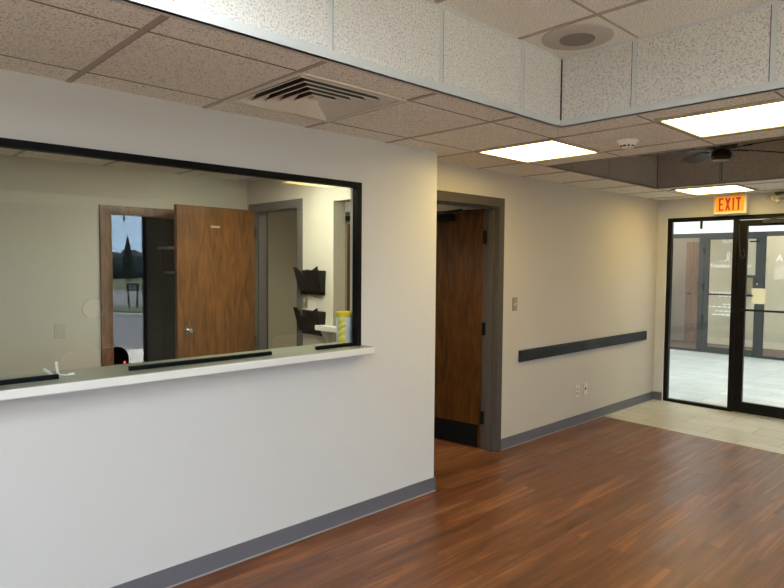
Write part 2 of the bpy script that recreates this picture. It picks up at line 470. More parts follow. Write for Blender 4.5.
struct('wall_entrance', bm, PAINT, 'cream street wall behind the viewer with tall glass panel', 'wall')
# dark store room behind the reception room
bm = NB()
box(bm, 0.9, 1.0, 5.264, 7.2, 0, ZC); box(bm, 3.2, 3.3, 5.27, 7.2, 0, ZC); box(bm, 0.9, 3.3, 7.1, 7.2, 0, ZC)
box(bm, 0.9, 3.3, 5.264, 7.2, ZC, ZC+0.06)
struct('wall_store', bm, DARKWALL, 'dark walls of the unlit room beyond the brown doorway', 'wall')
# corridor behind the oak door
bm = NB()
plate(bm, 'x', 4.30, 4.42, YB+0.13, 6.3, 0, ZC, [(4.35, 5.262, -1, 2.0)])
box(bm, 3.3, 4.42, 6.2, 6.3, 0, ZC)
struct('wall_corridor', bm, PAINT_HALL, 'grey green wall of the corridor behind the reception room', 'wall')
bm = NB(); box(bm, 4.42, 4.5, 4.2, 5.4, 0, ZC)
struct('wall_corridor_end', bm, PAINT_HALL, 'backing wall behind the closed corridor door', 'wall')

# ------------------------------------------------------------------ ceilings
bm = NB()
grow = lambda t: (t[0]-0.0125, t[1]+0.0125, t[2]-0.0125, t[3]+0.0125)
plate(bm, 'z', ZC, ZC+0.05, XL, 7.31, YF, YB, [grow(TR1), grow(TR2), VENT])
ceil = struct('ceiling', bm, TILE_LOW, 'lower speckled tile ceiling around the raised trays', 'ceiling')
bm = NB(); gap_shade = NB()
for x in GX:
    if x > XE: continue
    for (y0, y1) in ((TR1[3], YA if x < XA else YB), (YF, TR1[2])) if TR1[0] < x < TR1[1] else (((TR2[3], YB), (YF, TR2[2])) if TR2[0] < x < TR2[1] else ((YF, YB if x > XA else YA),)):
        box(bm, x-0.011, x+0.011, y0, y1, ZC-0.004, ZC); box(gap_shade, x+0.011, x+0.016, y0, y1, ZC-0.0012, ZC)  # thin dark strip paints the shadow line beside each bar
obj('ceiling_grid', bm, GRID, ceil); obj('grid_gap_shade', gap_shade, SHADOWLINE, ceil)
bm = NB()
for y in GY:
    segs = [(XL, XE)]
    if TR1[2] < y < TR1[3]: segs = [(XL, TR1[0]), (TR1[1], XE)]
    if TR2[2] < y < TR2[3]: segs = [s for a, b in segs for s in (((a, TR2[0]), (TR2[1], b)) if a < TR2[0] and b > TR2[1] else ((a, b),))]
    segs = [s for a, b in segs for s in (((a, VENT[0]-0.02), (VENT[1]+0.02, b)) if VENT[2]-0.05 < y < VENT[3]+0.05 and a < 1 < 3 < b else ((a, b),))]
    for a, b in segs: box(bm, a, b, y-0.004, y+0.004, ZC-0.0012, ZC)
obj('tile_joints', bm, GROOVE, ceil)
bm = NB(); box(bm, TR1[0]-0.1, TR1[1]+0.1, TR1[2]-0.1, TR1[3]+0.1, ZU, ZU+0.06)
c2 = struct('ceiling', bm, TILE_LOW, 'raised speckled tile ceiling of the nearer tray', 'ceiling')
bm = NB()
for k in range(-8, 5):
    x = 2.602 - 0.6103*(4-k)
    if TR1[0] < x < TR1[1]: box(bm, x-0.012, x+0.012, TR1[2], TR1[3], ZU-0.004, ZU)
for k in range(0, 8):
    y = 1.425 - 0.6103*k
    if TR1[2] < y < TR1[3]: box(bm, TR1[0], TR1[1], y-0.006, y+0.006, ZU-0.003, ZU)
obj('ceiling_grid', bm, GRID, c2)
bm = NB(); box(bm, TR2[0]-0.1, TR2[1]+0.1, TR2[2]-0.1, TR2[3]+0.1, ZU, ZU+0.06)
struct('ceiling', bm, TILE_LOW, 'raised tile ceiling of the farther tray above the fan', 'ceiling')
bm = NB(); box(bm, XL, 3.0, YA+0.1, YBK, ZC, ZC+0.05)
c4 = struct('ceiling', bm, TILE_LOW, 'tile ceiling of the reception room', 'ceiling')
bm = NB()
for k in range(-5, 5):
    x = 1.10 + 0.61*k
    if x < XS: box(bm, x-0.012, x+0.012, YA+0.1, YBK, ZC-0.004, ZC)
obj('ceiling_grid', bm, GRID, c4)
bm = NB(); box(bm, XA, 4.42, YB+0.13, 6.3, ZC, ZC+0.05)
struct('ceiling', bm, TILE_LOW, 'ceiling of the corridor behind the oak door', 'ceiling')

# fascias around the trays
def fascia(name, label, tr, bars_x, bars_y, mface, mtrim, lip=0.034):
    x0, x1, y0, y1 = tr
    t = 0.012
    bm = NB()
    box(bm, x0, x1, y1, y1+t, ZC-0.0, ZU); box(bm, x0, x1, y0-t, y0, ZC, ZU)
    box(bm, x1, x1+t, y0-t, y1+t, ZC, ZU); box(bm, x0-t, x0, y0-t, y1+t, ZC, ZU)
    f = struct(name, bm, mface, label, 'ceiling fascia')
    bm = NB()
    w = 0.011
    for x in bars_x:
        box(bm, x-w, x+w, y1-0.003, y1+0.001, ZC, ZU); box(bm, x-w, x+w, y0-0.001, y0+0.003, ZC, ZU)
    for y in bars_y:
        box(bm, x1-0.003, x1+0.001, y-w, y+w, ZC, ZU); box(bm, x0-0.001, x0+0.003, y-w, y+w, ZC, ZU)
    # bottom angle and thin top angle
    for z0, z1, d in ((ZC-0.005, ZC+lip, 0.005), (ZU-0.012, ZU, 0.004)):
        box(bm, x0, x1, y1-d, y1+0.0015, z0, z1); box(bm, x0, x1, y0-0.0015, y0+d, z0, z1)
        box(bm, x1-d, x1+0.0015, y0, y1, z0, z1); box(bm, x0-0.0015, x0+d, y0, y1, z0, z1)
    e = 0.022
    box(bm, x0, x1, y1-0.005, y1+e, ZC-0.005, ZC-0.0002); box(bm, x0, x1, y0-e, y0+0.005, ZC-0.005, ZC-0.0002)
    box(bm, x1-0.005, x1+e, y0-e, y1+e, ZC-0.005, ZC-0.0002); box(bm, x0-e, x0+0.005, y0-e, y1+e, ZC-0.005, ZC-0.0002)
    obj('edge_trim', bm, mtrim, f)
    bm = NB()
    for x in bars_x:
        box(bm, x+w, x+w+0.004, y1-0.0012, y1+0.001, ZC+lip, ZU-0.012)
    for y in bars_y:
        box(bm, x1-0.0012, x1+0.001, y+w, y+w+0.004, ZC+lip, ZU-0.012)
    box(bm, x1-0.007, x1-0.001, y1-0.007, y1-0.001, ZC+lip, ZU-0.012)
    obj('joint', bm, SHADOWLINE, f)
fascia('trim_1', 'white rough tile fascia around the raised ceiling nearest the viewer', TR1,
       [x+0.0 for x in GX if TR1[0]+.1 < x < TR1[1]-.1], [y for y in GY if TR1[2]+.1 < y < TR1[3]-.1], TILE_FASCIA, GRID_WHITE)
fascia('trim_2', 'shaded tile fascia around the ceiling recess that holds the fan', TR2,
       [x for x in GX if TR2[0]+.1 < x < TR2[1]-.1], [y for y in GY if TR2[2]+.1 < y < TR2[3]-.1], TILE_SHADED, GRID_SHADED, 0.008)

# ------------------------------------------------------------------ baseboards
def base_run(name, label, segs):
    bm = NB(); b2 = NB()
    for (x0, x1, y0, y1, nx, ny) in segs:
        t = 0.009
        X0, X1 = (x0, x1) if nx == 0 else ((x0, x0+nx*t))
        Y0, Y1 = (y0, y1) if ny == 0 else ((y0, y0+ny*t))
        box(bm, X0, X1, Y0, Y1, 0.0, 0.095)
        t = 0.014
        X0, X1 = (x0, x1) if nx == 0 else ((x0, x0+nx*t))
        Y0, Y1 = (y0, y1) if ny == 0 else ((y0, y0+ny*t))
        box(b2, X0, X1, Y0, Y1, 0.0, 0.007)
    o = struct(name, bm, BASE, label, 'baseboard')
    obj('base_lip', b2, BASE_EDGE, o)
base_run('baseboard_front', 'grey vinyl baseboard under the reception window wall', [(XL, XA+0.009, YA, 0, 0, -1), (XA, 0, YA, YB, 1, 0)])
base_run('baseboard_right', 'grey vinyl baseboard beneath the black bumper rail', [(4.205, XE, YB, 0, 0, -1)])
base_run('baseboard_exit', 'short piece of grey baseboard beside the glass exit panel', [(XE, 0, 3.005, YB-0.009, -1, 0)])

# ------------------------------------------------------------------ reception window
win = sroot('window_1', 'long reception window with black frame and pass-through cutouts', 'window')
bm = NB()
y0, y1 = YA-0.010, 2.892
box(bm, WIN[0], 2.437, y0, y1, 2.028, 2.060)
box(bm, 2.404, 2.437, y0, y1, 1.0735, 2.028)
box(bm, WIN[0], WIN[0]+0.06, y0, y1, 1.0735, 2.028)
obj('window_frame', bm, BLACKFRAME, win)
bm = NB()
YG = 2.875
for a, b in ((WIN[0]+0.06, 0.762), (1.059, 1.817), (2.119, 2.404)):
    box(bm, a, b, YG-0.010, YG+0.010, 1.0735, 1.093)
obj('glass_channel', bm, BLACKFRAME, win)
# pane: 2D filled curve with two notches and two round holes
def pane_mesh():
    cu = bpy.data.curves.new('pane', 'CURVE'); cu.dimensions = '2D'; cu.fill_mode = 'BOTH'; cu.extrude = 0.003
    xl, xr, zb, zt = WIN[0]+0.02, 2.415, 1.082, 2.04
    def notch(a, b, top, r=0.055):
        pts = [(a, zb)]
        pts += [(a+r-r*math.cos(t), top-r+r*math.sin(t)) for t in [i*math.pi/16 for i in range(9)]]
        pts += [(b-r+r*math.sin(t), top-r+r*math.cos(t)) for t in [i*math.pi/16 for i in range(9)]]
        return pts + [(b, zb)]
    out = [(xl, zb)] + notch(0.762, 1.059, 1.189) + notch(1.817, 2.119, 1.170) + [(xr, zb), (xr, zt), (xl, zt)]
    loops = [out]
    for cx, cz in ((0.907, 1.367), (2.078, 1.345)):
        loops.append([(cx+0.045*math.cos(t), cz+0.045*math.sin(t)) for t in [2*math.pi*i/40 for i in range(40)]])
    for L in loops:
        s = cu.splines.new('POLY'); s.points.add(len(L)-1); s.use_cyclic_u = True
        for p, q in zip(s.points, L): p.co = (q[0], q[1], 0, 1)
    o = bpy.data.objects.new('pane', cu); COL.objects.link(o)
    bpy.context.view_layer.update()
    me = bpy.data.meshes.new_from_object(o.evaluated_get(bpy.context.evaluated_depsgraph_get()))
    bpy.data.objects.remove(o); bpy.data.curves.remove(cu)
    me.transform(Matrix.Translation((0, YG, 0)) @ Matrix.Rotation(math.pi/2, 4, 'X'))
    return me
me = pane_mesh()
me.materials.clear(); me.materials.append(GLASSF); me.materials.append(GLASSEDGE)
for p in me.polygons:
    p.material_index = 0 if abs(p.normal.y) > 0.7 else 1
pane = bpy.data.objects.new('glass_pane', me); COL.objects.link(pane); pane.parent = win

# service counter
ct = thing('service_counter', 'cream edged counter ledge running under the reception window', 'counter', (0, 0, 0))
bm = NB()
rbox(bm, -0.45, 2.474, 2.760, YA-0.001, 1.032, 1.0705, 0.003)
box(bm, WIN[0]+0.001, 2.436, YA-0.002, YA+0.101, 1.032, 1.0705)
box(bm, WIN[0], 2.436, YA+0.1005, 3.085, 1.032, 1.0705)
obj('counter_body', bm, LAMI_W, ct)
bm = NB()
box(bm, -0.447, 2.471, 2.764, YA-0.001, 1.0705, 1.0720)
box(bm, WIN[0]+0.001, 2.436, YA-0.001, 3.083, 1.0705, 1.0720)
obj('counter_top', bm, LAMI, ct)

# ------------------------------------------------------------------ oak door in the right wall
d1 = sroot('door_1', 'oak door standing ajar in grey metal frame beside reception wall', 'door', (4.143, 3.205, 0), 0)
fr = NB()
L = (4.143, 3.205)
def bxl(bm, x0, x1, y0, y1, z0, z1): box(bm, x0-L[0], x1-L[0], y0-L[1], y1-L[1], z0, z1)
for (a, b, c, d) in ((4.155, 4.205, 3.190, 3.240),):
    bxl(fr, 4.150, 4.205, YB-0.016, YB, 0, 2.118)      # face
    bxl(fr, 4.135, 4.1545, YB-0.0155, YB+0.145, 0, 2.0645)     # jamb
    bxl(fr, 4.115, 4.135, YB+0.03, YB+0.085, 0, 2.05)  # stop
bxl(fr, 3.19, 3.245, YB-0.016, YB, 0, 2.118); bxl(fr, 3.2405, 3.26, YB-0.0155, YB+0.145, 0, 2.0645); bxl(fr, 3.26, 3.28, YB+0.03, YB+0.085, 0, 2.05)
bxl(fr, 3.245, 4.150, YB-0.016, YB, 2.060, 2.118); bxl(fr, 3.26, 4.135, YB-0.0155, YB+0.145, 2.045, 2.0645); bxl(fr, 3.28, 4.115, YB+0.03, YB+0.085, 2.03, 2.045)
obj('door_frame', fr, GREYTRIM, d1)
ANG = math.radians(99.6)
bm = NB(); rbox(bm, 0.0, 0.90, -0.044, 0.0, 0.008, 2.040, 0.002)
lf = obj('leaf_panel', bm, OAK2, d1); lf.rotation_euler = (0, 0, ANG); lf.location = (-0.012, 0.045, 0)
bm = NB(); box(bm, 0.030, 0.87, 0.0, 0.0015, 0.012, 0.200)
obj('kick_plate', bm, BLACKM, lf)
for z in (0.27, 1.03, 1.80):
    bm = NB()
    lathe(bm, [(0.009, z-0.055), (0.009, z+0.055)], (-0.010, 0.010, 0), 'z', 12)
    box(bm, -0.0012, 0.0, -0.040, 0.006, z-0.055, z+0.055)
    box(bm, -0.030, -0.008, 0.004, 0.0075, z-0.055, z+0.055)
    obj('hinge', bm, BLACKM, lf)
bm = NB()
box(bm, 0.28, 0.56, 0.0, 0.05, 1.945, 2.005)
tube(bm, [(0.42, 0.025, 2.008), (0.30, 0.11, 2.02), (0.12, 0.16, 2.025)], 0.008)
obj('door_closer', bm, BLACKM, lf)

# ------------------------------------------------------------------ reception room: doors and casing
tr3 = NB()
for (a, b) in ((1.679, 1.762), (2.62, 2.70)): box(tr3, a, b, YBK-0.02, YBK, 0, 2.02)
box(tr3, 1.762, 2.62, YBK-0.02, YBK, 1.955, 2.02)
box(tr3, 1.755, 1.775, YBK-0.0, YBK+0.12, 0, 1.97); box(tr3, 2.605, 2.62, YBK, YBK+0.12, 0, 1.97); box(tr3, 1.775, 2.605, YBK, YBK+0.12, 1.95, 1.97)
struct('trim_3', tr3, BROWNTRIM, 'brown wood casing around the dark doorway', 'door casing')

d2 = sroot('door_2', 'golden oak door swung open in front of dark doorway', 'door', (2.955, 5.0, 0), 0)
fr = NB()
def b2l(x0, x1, y0, y1, z0, z1): box(fr, x0-2.955, x1-2.955, y0-5.0, y1-5.0, z0, z1)
for ya, yb in ((4.250, 4.305), (5.040, 5.095)):
    b2l(XS-0.014, XS, ya, yb, 0, 2.108)
b2l(XS-0.014, XS, 4.305, 5.040, 2.053, 2.108)
for ya, yb in ((4.300, 4.318), (5.027, 5.045)): b2l(XS-0.014, XA+0.014, ya, yb, 0, 2.055)
b2l(XS-0.014, XA+0.014, 4.318, 5.027, 2.037, 2.055)
for ya, yb in ((4.318, 4.333), (5.012, 5.027)): b2l(XS+0.045, XS+0.085, ya, yb, 0, 2.037)
obj('door_frame', fr, GREYTRIM2, d2)
a0, a1 = Vector((2.948, 4.985)), Vector((2.186, 4.915))
ang2 = math.atan2(a1.y-a0.y, a1.x-a0.x)
W2 = (a1-a0).length
bm = NB(); rbox(bm, 0.0, W2, 0.0, 0.044, 0.008, 2.045, 0.002)
lf2 = obj('leaf_panel', bm, OAK, d2); lf2.location = (a0.x-2.955, a0.y-5.0, 0); lf2.rotation_euler = (0, 0, ang2)
# +y of this leaf points to the viewer side
bm = NB()
lathe(bm, [(0.030, 0.044), (0.030, 0.052), (0.014, 0.054), (0.013, 0.080), (0.024, 0.088), (0.028, 0.100), (0.022, 0.112), (0.008, 0.116)], (W2-0.09, 0, 1.005), 'y', 24)
obj('door_knob', bm, CHROME, lf2, True)
for z in (0.86, 1.84):
    bm = NB()
    lathe(bm, [(0.008, z-0.05), (0.008, z+0.05)], (-0.004, 0.050, 0), 'z', 12)
    box(bm, -0.03, 0.0, 0.044, 0.047, z-0.05, z+0.05)
    obj('hinge', bm, GREYTRIM, lf2)
bm = NB(); box(bm, W2-0.405, W2-0.315, 0.044, 0.0452, 1.868, 1.886)  # thin pale strip across the upper leaf
obj('pale_strip', bm, PAPERP, lf2)['label'] = 'short pale strip'

d5 = sroot('door_3', 'closed oak door seen edge-on in the corridor wall', 'door', (4.30, 4.8, 0))
bm = NB(); box(bm, 0.02, 0.06, -0.43, 0.442, 0.008, 1.98)
obj('leaf_panel', bm, OAK, d5)
bm = NB(); box(bm, 0.0, 0.12, 0.442, 0.462, 0, 2.0); box(bm, 0.0, 0.12, -0.45, -0.43, 0, 2.0); box(bm, 0.0, 0.12, -0.43, 0.442, 1.98, 2.0)
obj('door_frame', bm, OAK, d5)
bm = NB(); box(bm, -0.05, 0.0, 0.26, 0.47, 2.04, 2.085)
o = obj('door_closer', bm, BLACKM, d5)
eb = NB(); rbox(eb, 4.24, 4.299, 5.14, 5.30, 2.125, 2.26, 0.006)
tag(obj('wall_box', eb, WHITEP), 'small white box high on the corridor wall', 'box')

# ------------------------------------------------------------------ exit: storefront door and side panel
w2 = sroot('window_2', 'tall glass side panel in black frame left of exit door', 'window')
bm = NB()
xa, xb = XE+0.02, XE+0.075
box(bm, xa, xb, 2.955, 3.005, 0, 2.116); box(bm, xa, xb, 2.262, 2.307, 0, 2.116)
box(bm, xa, xb, 2.307, 2.955, 2.070, 2.116); box(bm, xa, xb, 2.307, 2.955, 0, 0.035)
box(bm, xa, xb, 1.20, 2.262, 2.070, 2.116); box(bm, xa, xb, 1.20, 1.245, 0, 2.07)
obj('window_frame', bm, BRONZE, w2)
bm = NB(); box(bm, XE+0.045, XE+0.051, 2.305, 2.957, 0.033, 2.072)
obj('glass_pane', bm, GLASS, w2)
bm = NB(); box(bm, XE+0.030, XE+0.046, 2.628, 2.652, 1.985, 2.068)
obj('glass_clip', bm, BLACK, w2)
bm = NB(); box(bm, XE+0.0005, XE+0.02, 3.0, 3.03, 0.0, 2.13)
obj('caulk_bead', bm, WHITEP, w2)

d3 = sroot('door_4', 'black framed glass exit door under the exit sign', 'door', (XE+0.03, 2.255, 0))
bm = NB()
def b3(bm, x0, x1, y0, y1, z0, z1): box(bm, x0, x1, y0-2.255, y1-2.255, z0, z1)
b3(bm, 0, 0.044, 2.172, 2.256, 0.008, 2.062); b3(bm, 0, 0.044, 1.25, 1.335, 0.008, 2.062)
b3(bm, 0, 0.044, 1.335, 2.172, 2.000, 2.062); b3(bm, 0, 0.044, 1.335, 2.172, 0.008, 0.122)
obj('door_frame', bm, BRONZE, d3)
bm = NB(); b3(bm, 0.019, 0.025, 1.333, 2.174, 0.12, 2.002)
obj('glass_pane', bm, GLASS, d3)
bm = NB()
tube(bm, [(-0.05, 2.20-2.255, 1.112), (-0.05, 1.30-2.255, 1.112)], 0.011, 10)
for y in (2.19, 1.31): tube(bm, [(0.0, y-2.255, 1.112), (-0.05, y-2.255, 1.112)], 0.009, 8)
obj('push_bar', bm, BRONZE, d3)
bm = NB()
rbox(bm, -0.05, 0.0, 1.75-2.255, 2.02-2.255, 2.020, 2.062, 0.006)
tube(bm, [(-0.025, 1.95-2.255, 2.066), (-0.12, 1.80-2.255, 2.072), (-0.02, 1.60-2.255, 2.085)], 0.007)
obj('door_closer', bm, DKMETAL, d3)
bm = NB()
tube(bm, [(-0.010, -0.008, 2.02), (-0.014, -0.010, 1.95), (-0.016, -0.014, 1.86), (-0.018, -0.022, 1.76), (-0.018, -0.034, 1.69), (-0.018, -0.050, 1.655), (-0.018, -0.066, 1.665), (-0.018, -0.074, 1.70), (-0.018, -0.066, 1.735), (-0.012, -0.056, 1.75)], 0.006, 8)
obj('door_chain', bm, DKMETAL, d3)

# exit sign
sg = thing('exit_sign', 'lit amber EXIT sign with red letters above exit door', 'exit sign', (7.085, 2.310, 2.127))
bm = NB(); rbox(bm, 0.0, 0.104, -0.162, 0.162, 0.0, 0.202, 0.005)
obj('housing', bm, mat('cream metal housing', (0.78, 0.68, 0.48), 0.4), sg)
bm = NB(); box(bm, -0.003, 0.002, -0.138, 0.138, 0.022, 0.180)
obj('lit_face', bm, mat('amber lit face', (0.45, 0.17, 0.012), 0.5, emit=(1.0, 0.34, 0.012), estr=0.62), sg)
bm = NB()
RED = mat('red lit letters', (0.22, 0.008, 0.004), 0.5, emit=(1.0, 0.012, 0.004), estr=0.30)
def let(bm, pts, x0=-0.0065, x1=-0.003):
    prism(bm, [(-p[0], p[1]) for p in pts], 'x', x0, x1)
z0, z1, w = 0.034, 0.168, 0.017
def rect(a, b, c, d): return [(a, c), (b, c), (b, d), (a, d)]
X0 = -0.100   # letters run to the right as seen from inside the room (towards -y)
lw, gp = 0.050, 0.020
def E_(bm, s):
    for r in (rect(s, s+w, z0, z1), rect(s+w, s+lw-0.004, z1-0.017, z1), rect(s+w, s+lw-0.010, 0.092, 0.109), rect(s+w, s+lw-0.004, z0, z0+0.017)): let(bm, r)
def X_(bm, s):
    let(bm, [(s-0.002, z0), (s+0.017, z0), (s+lw+0.002, z1), (s+lw-0.017, z1)])
    let(bm, [(s+lw-0.017, z0), (s+lw+0.002, z0), (s+0.017, z1), (s-0.002, z1)], -0.0064, -0.003)
def I_(bm, s): let(bm, rect(s, s+w, z0, z1))
def T_(bm, s): let(bm, rect(s, s+lw, z1-0.018, z1)); let(bm, rect(s+lw/2-w/2, s+lw/2+w/2, z0, z1-0.018))
s = -0.106
for fn, adv in ((E_, lw+gp-0.006), (X_, lw+gp), (I_, w+gp-0.004), (T_, 0)):
    bm = NB(); fn(bm, s); obj('letter', bm, RED, sg); s += adv

# emergency light
el = thing('emergency_light', 'twin head emergency light beside the exit sign', 'emergency light', (7.16, 1.86, 2.255))
bm = NB(); rbox(bm, -0.03, 0.03, -0.07, 0.05, 0.045, 0.072, 0.006)
obj('mount_box', bm, mat('dark grey plastic', (0.09, 0.08, 0.07), 0.5), el)
for y, z, x in ((0.040, 0.020, -0.05), (-0.035, 0.020, -0.05), (0.0, -0.02, -0.06)):
    bm = NB()
    lathe(bm, [(0.010, 0.035), (0.020, 0.02), (0.030, -0.005), (0.032, -0.014)], (x, y, z), 'x', 20)
    h = obj('lamp_head', bm, DKCHROME, el, True)
    bm = NB(); lathe(bm, [(0.027, -0.016), (0.020, -0.020), (0.004, -0.022)], (x, y, z), 'x', 20)
    obj('lens', bm, STEEL, h, True)
    bm = NB(); tube(bm, [(x+0.03, y, z), (-0.01, y*0.7, 0.05)], 0.006); obj('stem', bm, BLACKM, h)

# ------------------------------------------------------------------ lobby beyond the exit
bm = NB()
plate(bm, 'x', 11.80, 11.92, -3.6, 6.6, 0, 3.0, [(1.1, 4.90, -1, 2.165)])
struct('wall_lobby', bm, WHITEWALL, 'white bulkhead wall over the suite storefront', 'wall')
bm = NB(); box(bm, 7.31, 11.92, 6.6, 6.7, 0, 3.0); box(bm, 7.31, 11.92, -3.7, -3.6, 0, 3.0)
box(bm, 7.29, 7.312, YB+0.13, 6.6, 0, 3.0); box(bm, 7.31, 7.33, -3.6, 6.6, 2.70, 3.0)
struct('wall_lobby_end', bm, WHITEWALL, 'white end walls of the lobby', 'wall')
bm = NB(); box(bm, 7.31, 11.92, -3.7, 6.7, 3.0, 3.06)
struct('ceiling', bm, WHITEWALL, 'white ceiling of the lobby', 'ceiling')
# storefront of the suite
w3 = sroot('window_3', 'grey framed suite storefront across the lobby', 'window')
xa, xb = 11.80, 11.86
bm = NB()
box(bm, xa, xb, 4.845, 4.90, 0, 2.165); box(bm, xa, xb, 1.1, 4.845, 2.085, 2.165)
box(bm, xa, xb, 4.245, 4.335, 0, 2.085); box(bm, xa, xb, 4.335, 4.845, 0, 0.045)
box(bm, xa, xb, 3.262, 3.335, 0, 2.085); box(bm, xa, xb, 1.1, 3.262, 0, 0.045)
box(bm, xa, xb, 1.1, 1.15, 0.045, 2.085)
obj('window_frame', bm, GREYALU, w3)
bm = NB(); box(bm, 11.825, 11.831, 4.333, 4.847, 0.043, 2.087); obj('glass_pane', bm, GLASS, w3)
bm = NB(); box(bm, 11.825, 11.831, 1.148, 3.264, 0.043, 2.087); obj('glass_pane', bm, GLASS, w3)
d4 = sroot('door_5', 'grey framed glass suite door with white lettering', 'door', (11.80, 4.245, 0))
def b4(bm, x0, x1, y0, y1, z0, z1): box(bm, x0, x1, y0-4.245, y1-4.245, z0, z1)
bm = NB()
b4(bm, 0.005, 0.05, 4.160, 4.243, 0.01, 2.083); b4(bm, 0.005, 0.05, 3.337, 3.405, 0.01, 2.083)
b4(bm, 0.005, 0.05, 3.405, 4.160, 2.045, 2.083); b4(bm, 0.005, 0.05, 3.405, 4.160, 0.01, 0.115)
obj('door_frame', bm, GREYALU, d4)
bm = NB(); b4(bm, 0.024, 0.030, 3.403, 4.162, 0.113, 2.047); obj('glass_pane', bm, GLASS, d4)
bm = NB(); b4(bm, -0.03, 0.0, 3.42, 4.15, 1.055, 1.075); b4(bm, -0.03, 0.006, 4.10, 4.12, 1.05, 1.08); b4(bm, -0.03, 0.006, 3.44, 3.46, 1.05, 1.08)
obj('push_bar', bm, BRONZE, d4)
for z in (0.62, 1.20, 1.85):
    bm = NB(); b4(bm, -0.012, 0.005, 4.225, 4.262, z-0.06, z+0.06); obj('hinge', bm, BLACKM, d4)
bm = NB(); b4(bm, -0.02, 0.006, 3.36, 3.50, 1.985, 2.01); obj('closer_arm', bm, BLACKM, d4)
bm = NB(); lathe(bm, [(0.016, -0.006), (0.016, 0.006)], (0.0, 3.37-4.245, 1.27), 'x', 16); obj('lock_cylinder', bm, STEEL, d4)
# lettering, read from the waiting room side
def TXT(y, z): return Matrix(((0, 0, -1, 11.822), (-1, 0, 0, y), (0, 1, 0, z), (0, 0, 0, 1)))
OFF4 = Matrix.Translation((-11.80, -4.245, 0))
def lettering(rows, parent, off):
    for name, s, size, y, z in rows:
        bm = NB(); text_mesh(s, size, off @ TXT(y, z), bm, 0.001); obj(name, bm, DECAL, parent)
lettering((('suite_lettering', 'SUITE', 0.115, 3.957, 1.985), ('name_lettering', 'Timeless', 0.094, 4.148, 1.548), ('name_lettering', 'er', 0.105, 3.552, 1.550)), d4, OFF4)
lettering((('pane_lettering', 'A S', 0.16, 3.105, 1.66),), w3, Matrix.Identity(4))
bm = NB()
sw = [(3.995, 1.660), (3.94, 1.661), (3.895, 1.668), (3.872, 1.680), (3.860, 1.70), (3.868, 1.76), (3.850, 1.825), (3.832, 1.80), (3.835, 1.72), (3.848, 1.672), (3.83, 1.66)]
tube(bm, [(11.821-11.80, y-4.245, z) for y, z in sw], [0.003, 0.005, 0.007, 0.009, 0.008, 0.007, 0.006, 0.006, 0.007, 0.006, 0.003], 8)
obj('logo_swoosh', bm, DECAL, d4)
bm = NB()
for z, ys, ye in ((1.100, 4.11, 3.75), (1.035, 3.99, 3.70), (0.895, 3.91, 3.70), (0.845, 4.15, 3.70), (0.770, 4.03, 3.72), (0.705, 4.08, 3.72)):
    y = ys
    while y > ye:
        k = random.uniform(0.03, 0.075)
        b4(bm, 0.021, 0.023, y-k, y, z-0.008, z+0.010); y -= k + 0.02
obj('small_print', bm, DECAL, d4)
bm = NB(); box(bm, 11.792, 11.7945, 3.232, 3.445, 0.930, 1.195)
o = tag(obj('paper_notice', bm, PAPER), 'cream paper notice taped to the grey post of the suite storefront', 'notice')
bm = NB(); box(bm, 11.8205, 11.823, 2.90, 3.125, 1.36, 1.565)
tag(obj('paper_notice', bm, PAPERP), 'pale paper sheet on the glass right of the suite door', 'notice')
# suite interior
bm = NB()
box(bm, 13.30, 13.42, 0.0, 4.86, 0, 2.6); box(bm, 11.92, 13.42, 6.5, 6.6, 0, 2.6); box(bm, 11.92, 13.42, 0.9, 1.0, 0, 2.6)
box(bm, 11.9, 13.82, 1.0, 6.6, 2.45, 2.55)
struct('wall_suite', bm, mat('suite cream paint', (0.60, 0.56, 0.41), 0.6), 'cream wall inside the suite', 'wall')
bm = NB(); box(bm, 13.30, 13.42, 4.86, 6.6, 0, 2.45)
struct('wall_suite_grey', bm, mat('suite mauve grey paint', (0.33, 0.285, 0.255), 0.6), 'mauve grey wall inside the suite', 'wall')
bm = NB(); box(bm, 13.285, 13.30, 1.0, 4.80, 0, 0.13); box(bm, 13.275, 13.30, 1.0, 4.80, 0.10, 0.13)
struct('baseboard_suite', bm, mat('cream gloss trim', (0.80, 0.75, 0.58), 0.4), 'cream baseboard inside the suite', 'baseboard')
d6 = sroot('door_6', 'brown wood door inside the suite', 'door', (13.3, 4.9, 0))
bm = NB(); box(bm, -0.035, -0.002, -0.03, 0.22, 0.005, 2.06); lf6 = obj('leaf_panel', bm, WALNUT, d6)
bm = NB(); box(bm, -0.04, -0.001, -0.075, -0.03, 0.0, 2.12); obj('door_frame', bm, WHITEP, d6)
bm = NB(); tube(bm, [(-0.035, 0.17, 1.0), (-0.08, 0.17, 1.0), (-0.085, 0.08, 1.0)], 0.011); obj('lever_handle', bm, BLACKM, lf6)
pf = thing('picture', 'dark framed gold picture on the suite wall', 'picture', (13.285, 3.985, 0.98))
bm = NB()
plate(bm, 'x', -0.02, 0.01, -0.17, 0.17, 0, 0.42, [(-0.12, 0.12, 0.05, 0.37)])
obj('picture_frame', bm, BLACK, pf)
bm = NB(); box(bm, -0.008, 0.008, -0.121, 0.121, 0.049, 0.371)
obj('picture_print', bm, mat('gold brown print', (0.35, 0.26, 0.12), 0.5, var=0.5, vscale=14), pf)

